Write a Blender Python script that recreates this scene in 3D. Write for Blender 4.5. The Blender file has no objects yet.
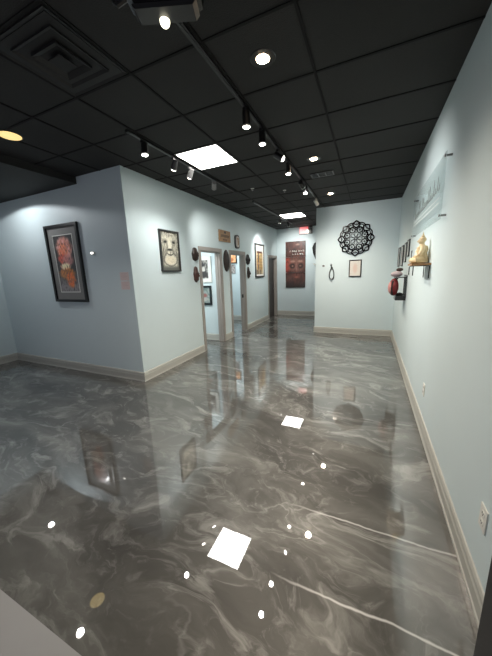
import bpy, bmesh, math, random
from mathutils import Vector, Matrix, noise
random.seed(4)
C = bpy.context.scene.collection
PI = math.pi
# ------------------------------------------------------------------ dimensions (metres), camera stands at x=0,y=0
XR, YF, XP, XL, YL, XLL, YB = 0.549, 7.048, -1.245, -3.09, 2.929, -6.524, 9.69
S = 3.048
Y0 = -0.6

# ------------------------------------------------------------------ materials
def lin(c):
    return tuple((x / 12.92 if x <= .04045 else ((x + .055) / 1.055) ** 2.4) for x in c)
def mat(name, col, rough=.5, metal=0., coat=0., bump=0., bscale=80., var=0., vscale=6., spec=.5):
    m = bpy.data.materials.new(name); m.use_nodes = True
    nt = m.node_tree; b = nt.nodes['Principled BSDF']
    c = lin(col)
    b.inputs['Roughness'].default_value = rough; b.inputs['Metallic'].default_value = metal
    b.inputs['Coat Weight'].default_value = coat; b.inputs['Coat Roughness'].default_value = .05
    b.inputs['Specular IOR Level'].default_value = spec
    tc = nt.nodes.new('ShaderNodeTexCoord')
    nz = nt.nodes.new('ShaderNodeTexNoise'); nz.inputs['Scale'].default_value = vscale; nz.inputs['Detail'].default_value = 4
    nt.links.new(tc.outputs['Object'], nz.inputs['Vector'])
    mx = nt.nodes.new('ShaderNodeMix'); mx.data_type = 'RGBA'
    v = max(var, .03)
    mx.inputs['A'].default_value = tuple(x * (1 - v) for x in c) + (1,)
    mx.inputs['B'].default_value = tuple(min(1, x * (1 + v)) for x in c) + (1,)
    nt.links.new(nz.outputs['Fac'], mx.inputs['Factor']); nt.links.new(mx.outputs['Result'], b.inputs['Base Color'])
    if bump:
        n2 = nt.nodes.new('ShaderNodeTexNoise'); n2.inputs['Scale'].default_value = bscale; n2.inputs['Detail'].default_value = 3
        nt.links.new(tc.outputs['Object'], n2.inputs['Vector'])
        bp = nt.nodes.new('ShaderNodeBump'); bp.inputs['Strength'].default_value = bump; bp.inputs['Distance'].default_value = .005
        nt.links.new(n2.outputs['Fac'], bp.inputs['Height']); nt.links.new(bp.outputs['Normal'], b.inputs['Normal'])
    return m
def emis(name, col, s):
    m = bpy.data.materials.new(name); m.use_nodes = True
    b = m.node_tree.nodes['Principled BSDF']
    b.inputs['Base Color'].default_value = (.8, .8, .8, 1)
    b.inputs['Emission Color'].default_value = (*lin(col), 1); b.inputs['Emission Strength'].default_value = s
    return m
M = {}
M['wall'] = mat('pale_blue_wall_paint', (.795, .85, .858), .5, bump=.12, bscale=220, var=.02, vscale=2, spec=.3)
M['ceil'] = mat('black_ceiling_tile', (.15, .15, .145), .75, bump=.5, bscale=160, var=.25, vscale=1.6, spec=.35)
M['grid'] = mat('black_ceiling_bar', (.085, .085, .085), .75, var=.2, spec=.2)
M['trim'] = mat('taupe_trim_paint', (.69, .69, .66), .4, var=.04)
M['jamb'] = mat('taupe_door_frame', (.60, .58, .555), .4, var=.05)
M['black'] = mat('black_satin', (.05, .05, .052), .35, coat=.3)
M['blackm'] = mat('black_matte', (.045, .045, .045), .6)
M['bgloss'] = mat('black_gloss', (.04, .04, .042), .18, coat=.6)
M['charc'] = mat('charcoal_frame', (.16, .16, .16), .35)
M['white'] = mat('white_plastic', (.86, .86, .83), .35)
M['grey'] = mat('grey_plastic', (.45, .45, .45), .4)
M['chrome'] = mat('brushed_steel', (.55, .55, .55), .3, 1.)
M['sill'] = mat('pale_grey_laminate', (.62, .62, .61), .35, var=.03)
M['matgrey'] = mat('grey_mat_board', (.50, .50, .49), .8)
M['matwhite'] = mat('white_mat_board', (.88, .88, .85), .8)
M['wood'] = mat('brown_wood', (.58, .44, .29), .5, var=.35, vscale=14)
M['wooddk'] = mat('dark_wood', (.16, .11, .085), .45, var=.4, vscale=12)
M['woodred'] = mat('red_brown_wood', (.27, .17, .145), .45, var=.35, vscale=14)
M['gold'] = mat('cream_stone', (.82, .74, .58), .45, var=.18, vscale=22)
M['red'] = mat('red_fabric', (.42, .08, .10), .6, var=.25, vscale=20)
M['pink'] = mat('pink_fabric', (.78, .55, .53), .8, var=.12, vscale=20)
M['pale'] = mat('pale_lilac_fabric', (.72, .66, .68), .8, var=.2, vscale=25)
M['brown'] = mat('brown_fabric', (.25, .20, .18), .8, var=.2)
M['paperpink'] = mat('pink_paper', (.86, .80, .785), .9, var=.03)
M['paper'] = mat('cream_paper', (.80, .77, .74), .9)
M['ink'] = mat('grey_ink', (.80, .72, .71), .9)
M['doorslab'] = mat('dark_brown_door', (.17, .145, .13), .4, var=.15, vscale=5)
M['etch'] = mat('etched_grey_lettering', (.50, .53, .52), .6)
M['etchl'] = mat('frosted_white_line', (.80, .83, .82), .6)
M['panel'] = emis('lit_panel', (1, .985, .96), 12)
M['lens'] = emis('lit_lamp_lens', (1, .97, .93), 20)
M['glintglow'] = emis('glowing_glint', (1, .98, .95), 3)
M['can'] = emis('lit_downlight', (1, .88, .74), 34)
M['yel'] = emis('lit_yellow_disc', (1, .86, .50), .68)
M['exitred'] = emis('lit_red_sign', (.95, .22, .27), .50)
M['exitw'] = emis('lit_pink_letters', (1, .66, .66), .62)
M['emer'] = emis('lit_emergency_lens', (1, .97, .85), 2.5)

def acrylic():
    m = bpy.data.materials.new('clear_acrylic'); m.use_nodes = True; nt = m.node_tree
    for n in list(nt.nodes): nt.nodes.remove(n)
    o = nt.nodes.new('ShaderNodeOutputMaterial'); t = nt.nodes.new('ShaderNodeBsdfTransparent')
    t.inputs['Color'].default_value = (.93, .95, .95, 1)
    g = nt.nodes.new('ShaderNodeBsdfGlossy'); g.inputs['Roughness'].default_value = .06
    f = nt.nodes.new('ShaderNodeMath'); f.operation = 'MULTIPLY'; f.inputs[1].default_value = .16
    lw = nt.nodes.new('ShaderNodeLayerWeight'); lw.inputs['Blend'].default_value = .5; nt.links.new(lw.outputs['Facing'], f.inputs[0])
    x = nt.nodes.new('ShaderNodeMixShader')
    nt.links.new(f.outputs[0], x.inputs[0]); nt.links.new(t.outputs[0], x.inputs[1]); nt.links.new(g.outputs[0], x.inputs[2])
    nt.links.new(x.outputs[0], o.inputs[0]); return m
M['acrylic'] = acrylic()

def artmat():
    m = bpy.data.materials.new('printed_artwork'); m.use_nodes = True; nt = m.node_tree; b = nt.nodes['Principled BSDF']
    a = nt.nodes.new('ShaderNodeVertexColor'); a.layer_name = 'Col'
    nz = nt.nodes.new('ShaderNodeTexNoise'); nz.inputs['Scale'].default_value = 60
    mx = nt.nodes.new('ShaderNodeMix'); mx.data_type = 'RGBA'; mx.blend_type = 'MULTIPLY'; mx.inputs['Factor'].default_value = .15
    nt.links.new(a.outputs['Color'], mx.inputs['A']); nt.links.new(nz.outputs['Color'], mx.inputs['B'])
    nt.links.new(mx.outputs['Result'], b.inputs['Base Color'])
    b.inputs['Roughness'].default_value = .4; b.inputs['Coat Weight'].default_value = .5; b.inputs['Coat Roughness'].default_value = .08
    return m
M['art'] = artmat()

def floormat():
    m = bpy.data.materials.new('marbled_metallic_epoxy'); m.use_nodes = True; nt = m.node_tree; b = nt.nodes['Principled BSDF']
    N = nt.nodes.new; L = nt.links.new
    tc = N('ShaderNodeTexCoord')
    mp = N('ShaderNodeMapping'); mp.inputs['Rotation'].default_value = (0, 0, .35); mp.inputs['Scale'].default_value = (.8, 1.25, 1)
    L(tc.outputs['Object'], mp.inputs['Vector'])
    def nz(scale, det, dist, vec, rough=.5):
        n = N('ShaderNodeTexNoise'); n.inputs['Scale'].default_value = scale; n.inputs['Detail'].default_value = det
        n.inputs['Distortion'].default_value = dist; n.inputs['Roughness'].default_value = rough; L(vec, n.inputs['Vector']); return n
    w = nz(.7, 3, 0, mp.outputs[0])
    def warp(amount, src, vec):
        s = N('ShaderNodeVectorMath'); s.operation = 'SUBTRACT'; s.inputs[1].default_value = (.5, .5, .5); L(src.outputs['Color'], s.inputs[0])
        k = N('ShaderNodeVectorMath'); k.operation = 'SCALE'; k.inputs['Scale'].default_value = amount; L(s.outputs[0], k.inputs[0])
        a = N('ShaderNodeVectorMath'); a.operation = 'ADD'; L(k.outputs[0], a.inputs[0]); L(vec, a.inputs[1]); return a.outputs[0]
    def stretch(vec, sc, rot):
        q = N('ShaderNodeMapping'); q.inputs['Scale'].default_value = sc; q.inputs['Rotation'].default_value = (0, 0, rot); L(vec, q.inputs['Vector']); return q.outputs[0]
    v1 = warp(1.1, w, mp.outputs[0])
    w2 = nz(2.2, 4, .3, v1); v2 = warp(.35, w2, v1)
    w3 = nz(5, 4, 0, v2); v3 = warp(.20, w3, v2); vs = stretch(v3, (.8, 1.6, 1), 0)
    def ridge(src, width, mid=.5):
        s = N('ShaderNodeMath'); s.operation = 'SUBTRACT'; s.inputs[1].default_value = mid; L(src, s.inputs[0])
        a = N('ShaderNodeMath'); a.operation = 'ABSOLUTE'; L(s.outputs[0], a.inputs[0])
        q = N('ShaderNodeMapRange'); q.interpolation_type = 'SMOOTHSTEP'; q.inputs['From Min'].default_value = 0; q.inputs['From Max'].default_value = width
        q.inputs['To Min'].default_value = 1; q.inputs['To Max'].default_value = 0; L(a.outputs[0], q.inputs['Value']); return q.outputs[0]
    def mul(a_, b_):
        m = N('ShaderNodeMath'); m.operation = 'MULTIPLY'; L(a_, m.inputs[0])
        if isinstance(b_, float): m.inputs[1].default_value = b_
        else: L(b_, m.inputs[1])
        return m.outputs[0]
    def gate(scale, lo, hi, seedrot):
        g = nz(scale, 2, 0, stretch(mp.outputs[0], (1, 1, 1), seedrot)); q = N('ShaderNodeMapRange')
        q.inputs['From Min'].default_value = lo; q.inputs['From Max'].default_value = hi; L(g.outputs['Fac'], q.inputs['Value']); return q.outputs[0]
    base = nz(1.2, 6, .6, vs, .55)
    r = N('ShaderNodeValToRGB'); e = r.color_ramp.elements
    e[0].position = .30; e[0].color = (*lin(FC[0]), 1); e[1].position = .74; e[1].color = (*lin(FC[3]), 1)
    x = e.new(.47); x.color = (*lin(FC[1]), 1); x = e.new(.60); x.color = (*lin(FC[2]), 1)
    L(base.outputs['Fac'], r.inputs[0])
    col = r.outputs['Color']
    def layer(col, fac, c):
        m = N('ShaderNodeMix'); m.data_type = 'RGBA'; L(fac, m.inputs['Factor']); L(col, m.inputs['A']); m.inputs['B'].default_value = (*lin(c), 1); return m.outputs['Result']
    silk = nz(2.2, 7, 1.4, vs, .62)                      # soft silky wisps
    sr = N('ShaderNodeMapRange'); sr.interpolation_type = 'SMOOTHSTEP'; sr.inputs['From Min'].default_value = .50; sr.inputs['From Max'].default_value = .72; L(silk.outputs['Fac'], sr.inputs['Value'])
    col = layer(col, mul(sr.outputs[0], .55), FC[4])
    fine = nz(5.0, 6, 2.0, v3, .6)
    fr = N('ShaderNodeMapRange'); fr.interpolation_type = 'SMOOTHSTEP'; fr.inputs['From Min'].default_value = .52; fr.inputs['From Max'].default_value = .75; L(fine.outputs['Fac'], fr.inputs['Value'])
    col = layer(col, mul(mul(fr.outputs[0], gate(.8, .35, .6, .5)), .45), FC[4])
    vn = nz(.8, 3, .6, v3, .5)
    col = layer(col, mul(mul(ridge(vn.outputs['Fac'], .05), gate(.7, .40, .60, 1.0)), .12), FC[4])
    col = layer(col, mul(mul(ridge(vn.outputs['Fac'], .008), gate(.6, .45, .60, 2.0)), .18), FC[5])
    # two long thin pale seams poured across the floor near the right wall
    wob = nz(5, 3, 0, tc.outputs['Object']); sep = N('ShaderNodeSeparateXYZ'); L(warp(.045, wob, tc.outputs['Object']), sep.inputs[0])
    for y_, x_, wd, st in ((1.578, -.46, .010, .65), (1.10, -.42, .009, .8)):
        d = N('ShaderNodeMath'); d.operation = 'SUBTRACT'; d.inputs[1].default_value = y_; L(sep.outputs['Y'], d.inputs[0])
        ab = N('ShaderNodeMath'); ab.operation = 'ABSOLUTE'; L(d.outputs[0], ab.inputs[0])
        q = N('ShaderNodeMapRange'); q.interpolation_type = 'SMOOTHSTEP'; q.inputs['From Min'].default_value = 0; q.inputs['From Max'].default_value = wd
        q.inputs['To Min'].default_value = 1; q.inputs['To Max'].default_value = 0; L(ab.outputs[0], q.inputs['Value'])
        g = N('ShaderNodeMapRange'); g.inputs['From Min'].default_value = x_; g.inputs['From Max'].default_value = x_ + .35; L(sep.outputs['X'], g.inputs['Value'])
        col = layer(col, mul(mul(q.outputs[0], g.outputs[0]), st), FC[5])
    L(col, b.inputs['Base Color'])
    b.inputs['Metallic'].default_value = .4; b.inputs['Roughness'].default_value = .5
    b.inputs['Coat Weight'].default_value = 1; b.inputs['Coat Roughness'].default_value = .010; b.inputs['Coat IOR'].default_value = 2.15
    bn = nz(30, 2, 0, tc.outputs['Object']); bp = N('ShaderNodeBump'); bp.inputs['Strength'].default_value = .0018; bp.inputs['Distance'].default_value = .01
    L(bn.outputs['Fac'], bp.inputs['Height']); L(bp.outputs['Normal'], b.inputs['Coat Normal'])
    return m
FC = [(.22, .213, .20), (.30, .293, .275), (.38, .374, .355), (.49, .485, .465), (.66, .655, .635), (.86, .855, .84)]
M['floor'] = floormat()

# ------------------------------------------------------------------ mesh helpers
def link(name, bm, m, parent=None, smooth=False, bevel=0):
    if bevel:
        es = [e for e in bm.edges if len(e.link_faces) == 2 and e.calc_face_angle(0) > .6]
        if es: bmesh.ops.bevel(bm, geom=es, offset=bevel, segments=2, affect='EDGES', clamp_overlap=True)
    bmesh.ops.recalc_face_normals(bm, faces=bm.faces)
    me = bpy.data.meshes.new(name); bm.to_mesh(me); bm.free()
    me.materials.append(M[m] if isinstance(m, str) else m)
    if smooth:
        for p in me.polygons: p.use_smooth = True
        try: me.set_sharp_from_angle(angle=.7)
        except Exception: pass
    o = bpy.data.objects.new(name, me); C.objects.link(o)
    if parent: o.parent = parent
    return o
def B(): return bmesh.new()
def box(bm, x0, x1, y0, y1, z0, z1):
    v = [bm.verts.new((x, y, z)) for x in (x0, x1) for y in (y0, y1) for z in (z0, z1)]
    for f in ((0, 1, 3, 2), (4, 6, 7, 5), (0, 4, 5, 1), (2, 3, 7, 6), (0, 2, 6, 4), (1, 5, 7, 3)): bm.faces.new([v[i] for i in f])
    return bm
def cone(bm, p0, p1, r0, r1, n=20, cap=True):
    p0, p1 = Vector(p0), Vector(p1); d = (p1 - p0).normalized()
    a = d.orthogonal().normalized(); b = d.cross(a); R = []
    for p, r in ((p0, r0), (p1, r1)):
        R.append([bm.verts.new(p + (a * math.cos(2 * PI * i / n) + b * math.sin(2 * PI * i / n)) * r) for i in range(n)])
    for i in range(n): bm.faces.new((R[0][i], R[0][(i + 1) % n], R[1][(i + 1) % n], R[1][i]))
    if cap: bm.faces.new(R[0]); bm.faces.new(R[1][::-1])
    return bm
def tube(bm, pts, r, n=8, closed=False):
    pts = [Vector(p) for p in pts]; L = len(pts); R = []; prev = None
    for i, p in enumerate(pts):
        if closed: d = pts[(i + 1) % L] - pts[i - 1]
        else: d = pts[min(i + 1, L - 1)] - pts[max(i - 1, 0)]
        d.normalize()
        a = (prev - d * prev.dot(d)).normalized() if prev is not None and (prev - d * prev.dot(d)).length > 1e-4 else d.orthogonal().normalized()
        prev = a; b = d.cross(a); rr = r[i] if isinstance(r, (list, tuple)) else r
        R.append([bm.verts.new(p + (a * math.cos(2 * PI * k / n) + b * math.sin(2 * PI * k / n)) * rr) for k in range(n)])
    for i in range(L if closed else L - 1):
        A, Bq = R[i], R[(i + 1) % L]
        for k in range(n): bm.faces.new((A[k], A[(k + 1) % n], Bq[(k + 1) % n], Bq[k]))
    if not closed: bm.faces.new(R[0][::-1]); bm.faces.new(R[-1])
    return bm
def prism(bm, outline, y0, y1):           # outline in local x,z extruded along y
    a = [bm.verts.new((x, y0, z)) for x, z in outline]; b = [bm.verts.new((x, y1, z)) for x, z in outline]; n = len(a)
    bm.faces.new(a); bm.faces.new(b[::-1])
    for i in range(n): bm.faces.new((a[i], b[i], b[(i + 1) % n], a[(i + 1) % n]))
    return bm
def blob(bm, c, r, nu=20, nv=12, fn=None):
    c = Vector(c); rows = []
    for j in range(1, nv):
        t = PI * j / nv; row = []
        for i in range(nu):
            p = 2 * PI * i / nu; d = Vector((math.sin(t) * math.cos(p), math.sin(t) * math.sin(p), math.cos(t)))
            s = fn(d) if fn else 1
            row.append(bm.verts.new(c + Vector((d.x * r[0], d.y * r[1], d.z * r[2])) * s))
        rows.append(row)
    T = bm.verts.new(c + Vector((0, 0, r[2])) * (fn(Vector((0, 0, 1))) if fn else 1)); Bt = bm.verts.new(c - Vector((0, 0, r[2])) * (fn(Vector((0, 0, -1))) if fn else 1))
    for i in range(nu):
        k = (i + 1) % nu
        bm.faces.new((T, rows[0][i], rows[0][k])); bm.faces.new((Bt, rows[-1][k], rows[-1][i]))
        for j in range(len(rows) - 1): bm.faces.new((rows[j][i], rows[j + 1][i], rows[j + 1][k], rows[j][k]))
    return bm
def rectframe(bm, W, H, z0, w, y0, y1):   # four bars around a W x H rectangle centred on x, bottom z0
    def ring(x, za, zb, y): return [bm.verts.new(p) for p in ((-x, y, za), (x, y, za), (x, y, zb), (-x, y, zb))]
    o0, o1 = ring(W / 2, z0, z0 + H, y0), ring(W / 2, z0, z0 + H, y1)
    i0, i1 = ring(W / 2 - w, z0 + w, z0 + H - w, y0), ring(W / 2 - w, z0 + w, z0 + H - w, y1)
    for k in range(4):
        n = (k + 1) % 4
        for a, b in ((o0, o1), (i1, i0), (o1, i1), (i0, o0)): bm.faces.new((a[k], a[n], b[n], b[k]))
    return bm
def props(o, label=None, cat=None, group=None, kind=None):
    if label: o['label'] = label
    if cat: o['category'] = cat
    if group: o['group'] = group
    if kind: o['kind'] = kind
    return o
def thing(name, label, cat, loc=(0, 0, 0), rz=0, group=None):
    o = bpy.data.objects.new(name, None); C.objects.link(o); o.empty_display_size = .1
    o.location = loc; o.rotation_euler = (0, 0, rz); return props(o, label, cat, group)
def struct(name, bm, m, parent=None, label=None, **k):
    o = link(name, bm, m, parent, **k)
    if not parent: props(o, label, kind='structure')
    return o
FACE = {'front': 0, 'left': PI / 2, 'right': -PI / 2}   # local x = viewer's right, local -y = out of the wall
def on_wall(side, name, label, cat, u, z, group=None, plane=None):
    p = {'front': (u, plane if plane is not None else YF, z), 'left': (XL, u, z), 'right': (XR, u, z)}[side]
    return thing(name, label, cat, p, FACE[side], group)

# ------------------------------------------------------------------ room shell
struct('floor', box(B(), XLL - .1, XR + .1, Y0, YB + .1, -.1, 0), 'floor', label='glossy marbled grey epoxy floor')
struct('ceiling', box(B(), XLL - .1, XR + .1, Y0, YB + .1, S, S + .1), 'ceil', label='black panelled ceiling')
struct('wall_right', box(B(), XR, XR + .12, Y0, YF + .12, 0, S), 'wall')
struct('wall_far', box(box(B(), XP, XR, YF, YF + .12, 0, S), XP, XP + .12, YF + .12, YB, 0, S), 'wall')
struct('wall_back', box(B(), XL - .12, XP + .12, YB, YB + .1, 0, S), 'wall')
D1, D2, D3 = (4.71, 5.49), (6.0, 6.78), (8.74, 9.56)
DH = 2.06
b = B(); T = .12
for y0, y1 in ((YL, D1[0]), (D1[1], D2[0]), (D2[1], D3[0]), (D3[1], YB)): box(b, XL - T, XL, y0, y1, 0, S)
for y0, y1 in (D1, D2, D3): box(b, XL - T, XL, y0, y1, DH, S)
struct('wall_left', b, 'wall')
struct('wall_recess', box(B(), XLL, XL - T, YL, YL + .1, 0, S), 'wall')
struct('wall_left_side', box(B(), XLL - .1, XLL, Y0, YL + .1, 0, S), 'wall')
YI1, YI2 = 5.56, 8.30
struct('wall_first_room', box(B(), -5.2, XL - T, YI1, YI1 + .1, 0, S), 'wall')
struct('wall_second_room', box(B(), -5.6, XL - T, YI2, YI2 + .1, 0, S), 'wall')
struct('wall_room_end', box(box(B(), -5.3, -5.2, YL + .1, YI1 + .1, 0, S), -5.7, -5.6, YI1 + .1, YI2 + .1, 0, S), 'wall')
XS = -3.975
struct('ceiling_soffit', box(B(), XLL, XS, Y0, YL, 2.952, S), 'ceil', label='dropped black soffit along the left side')
# storefront: behind and beside the camera
b = B(); box(b, XLL, XR, Y0 - .1, Y0, 0, .45); box(b, XLL, XR, Y0 - .1, Y0, 2.6, S)
struct('wall_front', b, 'wall')
b = B()
for x in (XLL + .05, -4.8, -3.1, -1.4, .3): box(b, x - .04, x + .04, Y0 - .08, Y0 - .02, .45, 2.6)
box(b, XLL, XR, Y0 - .08, Y0 - .02, .45, .52); box(b, XLL, XR, Y0 - .08, Y0 - .02, 2.53, 2.6)
struct('window_1', b, 'black', label='black storefront window frame')
struct('trim_1', box(B(), .2347, .36, .45, .55, 0, S), 'blackm', label='black storefront post at the right edge', bevel=.004)
t = struct('trim_2', box(B(), XLL, .19, Y0, .300, 0, .425), 'wall', label='low window ledge in front of the camera')
struct('ledge_top', box(B(), XLL, .19, Y0, .338, .425, .452), 'sill', t, bevel=.004)

# ceiling bars: 0.605 x 0.61 grid, flush black tees
gx = [-1.655 + .6035 * k for k in range(-8, 4)]; gy = [1.775 + .6095 * k for k in range(-3, 13)]
b = B()
for x in gx:
    if x < XS or x > 0:
        continue
    y1 = YB if x > XL else YL
    if x > XP: y1 = YF
    box(b, x - .009, x + .009, Y0, y1, S - .007, S)
for y in gy:
    x0 = XL if y > YL else XS
    x1 = XR if y < YF else XP
    box(b, x0, x1, y - .009, y + .009, S - .006, S)
struct('trim_3', b, 'grid', label='thin black ceiling grid bars')

# baseboards
PR = [(0, 0), (.020, 0), (.020, .012), (.014, .018), (.014, .085), (.017, .092), (.013, .105), (.013, .128), (.007, .145), (0, .15)]
def baseboard(name, p0, p1, n, parent=None):
    b = B(); p0 = Vector((*p0, 0)); p1 = Vector((*p1, 0)); n = Vector((*n, 0)); d = (p1 - p0).normalized(); R = []
    for p in (p0, p1): R.append([b.verts.new(p + n * q + Vector((0, 0, z))) for q, z in PR])
    k = len(PR)
    for i in range(k): b.faces.new((R[0][i], R[0][(i + 1) % k], R[1][(i + 1) % k], R[1][i]))
    b.faces.new(R[0][::-1]); b.faces.new(R[1])
    return struct(name, b, 'trim', parent)
baseboard('baseboard_right', (XR, .55), (XR, YF), (-1, 0))
baseboard('baseboard_far', (XP - .02, YF), (XR, YF), (0, -1))
baseboard('baseboard_far_side', (XP, YF), (XP, YB), (-1, 0))
baseboard('baseboard_back', (XL, YB), (XP, YB), (0, -1))
baseboard('baseboard_recess', (XLL, YL), (XL + .02, YL), (0, -1))
baseboard('baseboard_left_side', (XLL, .33), (XLL, YL), (1, 0))
CW = .075
for nm, y0, y1 in (('baseboard_left', YL, D1[0] - CW), ('baseboard_left_middle', D1[1] + CW, D2[0] - CW), ('baseboard_left_far', D2[1] + CW, D3[0] - CW), ('baseboard_left_end', D3[1] + CW, YB)):
    baseboard(nm, (XL, y0), (XL, y1), (1, 0))
baseboard('baseboard_first_room', (-5.2, YI1), (XL - T, YI1), (0, -1))
baseboard('baseboard_second_room', (-5.6, YI2), (XL - T, YI2), (0, -1))

# door frames
for i, (a, c) in enumerate((D1, D2, D3)):
    b = B()
    for s in (1, -1):
        x0, x1 = (XL, XL + .018) if s == 1 else (XL - T - .018, XL - T)
        box(b, x0, x1, a - CW, a, 0, DH + CW); box(b, x0, x1, c, c + CW, 0, DH + CW); box(b, x0, x1, a, c, DH, DH + CW)
    box(b, XL - T, XL, a, a + .02, 0, DH); box(b, XL - T, XL, c - .02, c, 0, DH); box(b, XL - T, XL, a + .02, c - .02, DH - .02, DH)
    box(b, XL - T + .04, XL - .05, a + .02, a + .032, 0, DH - .02); box(b, XL - T + .04, XL - .05, c - .032, c - .02, 0, DH - .02)
    d = struct('door_%d' % (i + 1), b, 'jamb', label=('nearest open doorway with taupe frame', 'middle open doorway with taupe frame', 'far doorway with a dark door')[i])
    if i == 1:
        struct('latch_plate', box(B(), XL - .075, XL - .035, c - .036, c - .019, .92, 1.01), 'blackm', d)
    if i == 2:
        struct('door_leaf', box(B(), XL - T + .0, XL - T + .038, a + .02, c - .02, .01, DH - .02), 'doorslab', d, bevel=.003)
        b = B(); blob(b, (XL - .05, c - .09, .98), (.022, .028, .028)); cone(b, (XL - .085, c - .09, .98), (XL - .05, c - .09, .98), .012, .012)
        struct('door_knob', b, 'chrome', d, smooth=True)

# ------------------------------------------------------------------ artworks
def fbm(u, v, s, o=0): return noise.fractal(Vector((u * s, v * s, o)), 1.0, 2.0, 4)
def ell(u, v, cu, cv, ru, rv, soft=.25):
    d = math.sqrt(((u - cu) / ru) ** 2 + ((v - cv) / rv) ** 2)
    return max(0, min(1, (1 - d) / soft + .5))
def mixc(a, b, t): t = max(0, min(1, t)); return tuple(x + (y - x) * t for x, y in zip(a, b))
def art_mesh(parent, name, W, H, z0, y, fn, nx=48, ny=72):
    bm = B(); g = [[bm.verts.new((-W / 2 + W * i / nx, y, z0 + H * j / ny)) for i in range(nx + 1)] for j in range(ny + 1)]
    for j in range(ny):
        for i in range(nx): bm.faces.new((g[j][i], g[j][i + 1], g[j + 1][i + 1], g[j + 1][i]))
    # thin backing so the print is a sheet with thickness
    ext = [bm.verts.new((x, y + .004, z)) for x, z in ((-W / 2, z0), (W / 2, z0), (W / 2, z0 + H), (-W / 2, z0 + H))]
    bm.faces.new(ext[::-1])
    me = bpy.data.meshes.new(name); bm.to_mesh(me); bm.free(); me.materials.append(M['art'])
    ca = me.color_attributes.new('Col', 'FLOAT_COLOR', 'POINT')
    for k, v in enumerate(me.vertices):
        u, w = (v.co.x + W / 2) / W, (v.co.z - z0) / H
        ca.data[k].color = (*lin(tuple(max(0, min(1, c)) for c in fn(u, w))), 1)
    o = bpy.data.objects.new(name, me); C.objects.link(o); o.parent = parent
    return o
def framed(root, W, H, fw, depth, fmat, fn, matw=0, matm='matwhite', liner=0, nx=40, ny=60):
    link('frame', rectframe(B(), W, H, 0, fw, -depth, 0), fmat, root, bevel=.002)
    link('backing', box(B(), -W / 2 + fw * .7, W / 2 - fw * .7, -.008, -.002, fw * .7, H - fw * .7), 'blackm', root)
    w, h = W - 2 * fw, H - 2 * fw
    if matw:
        link('mat_board', rectframe(B(), w, h, fw, matw, -.014, -.008), matm, root)
        w -= 2 * matw; h -= 2 * matw
    if liner:
        link('liner', rectframe(B(), w, h, fw + matw, liner, -.018, -.008), 'matwhite', root); w -= 2 * liner; h -= 2 * liner
    art_mesh(root, 'print', w, h, fw + matw + liner, -.012, fn, nx, ny)

def a_tall(u, v):
    c = mixc((.13, .12, .12), (.42, .40, .40), max(0, .42 - v) * 3.2)
    n = fbm(u, v, 9); n2 = fbm(u, v, 16, 3)
    t = ell(u, v, .50, .78, .40 + .06 * n, .20, .25)
    c = mixc(c, mixc((.60, .36, .30), (.74, .54, .50), .5 + n), t)
    c = mixc(c, (.80, .38, .20), ell(u, v, .42 + .1 * n, .74, .22, .12, .4) * (.6 + n2))
    c = mixc(c, (.66, .24, .17), ell(u, v, .36, .60 + .03 * n, .26, .08, .4) * .9)
    c = mixc(c, (.62, .40, .38), ell(u, v, .62, .57, .28, .10, .5) * .8)
    c = mixc(c, (.86, .70, .56), ell(u, v, .45 + .1 * n2, .46, .24, .06, .5))
    c = mixc(c, (.72, .42, .16), ell(u, v, .46 + .12 * n, .33, .40, .10, .4) * (.75 + n2))
    c = mixc(c, (.78, .36, .14), ell(u, v, .62 + .1 * n, .22, .22, .14, .4) * (.8 + n2))
    c = mixc(c, (.12, .10, .10), max(0, n2 - .12) * 1.6)
    return tuple(min(1, x * 1.3 + .05) for x in c)
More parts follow.
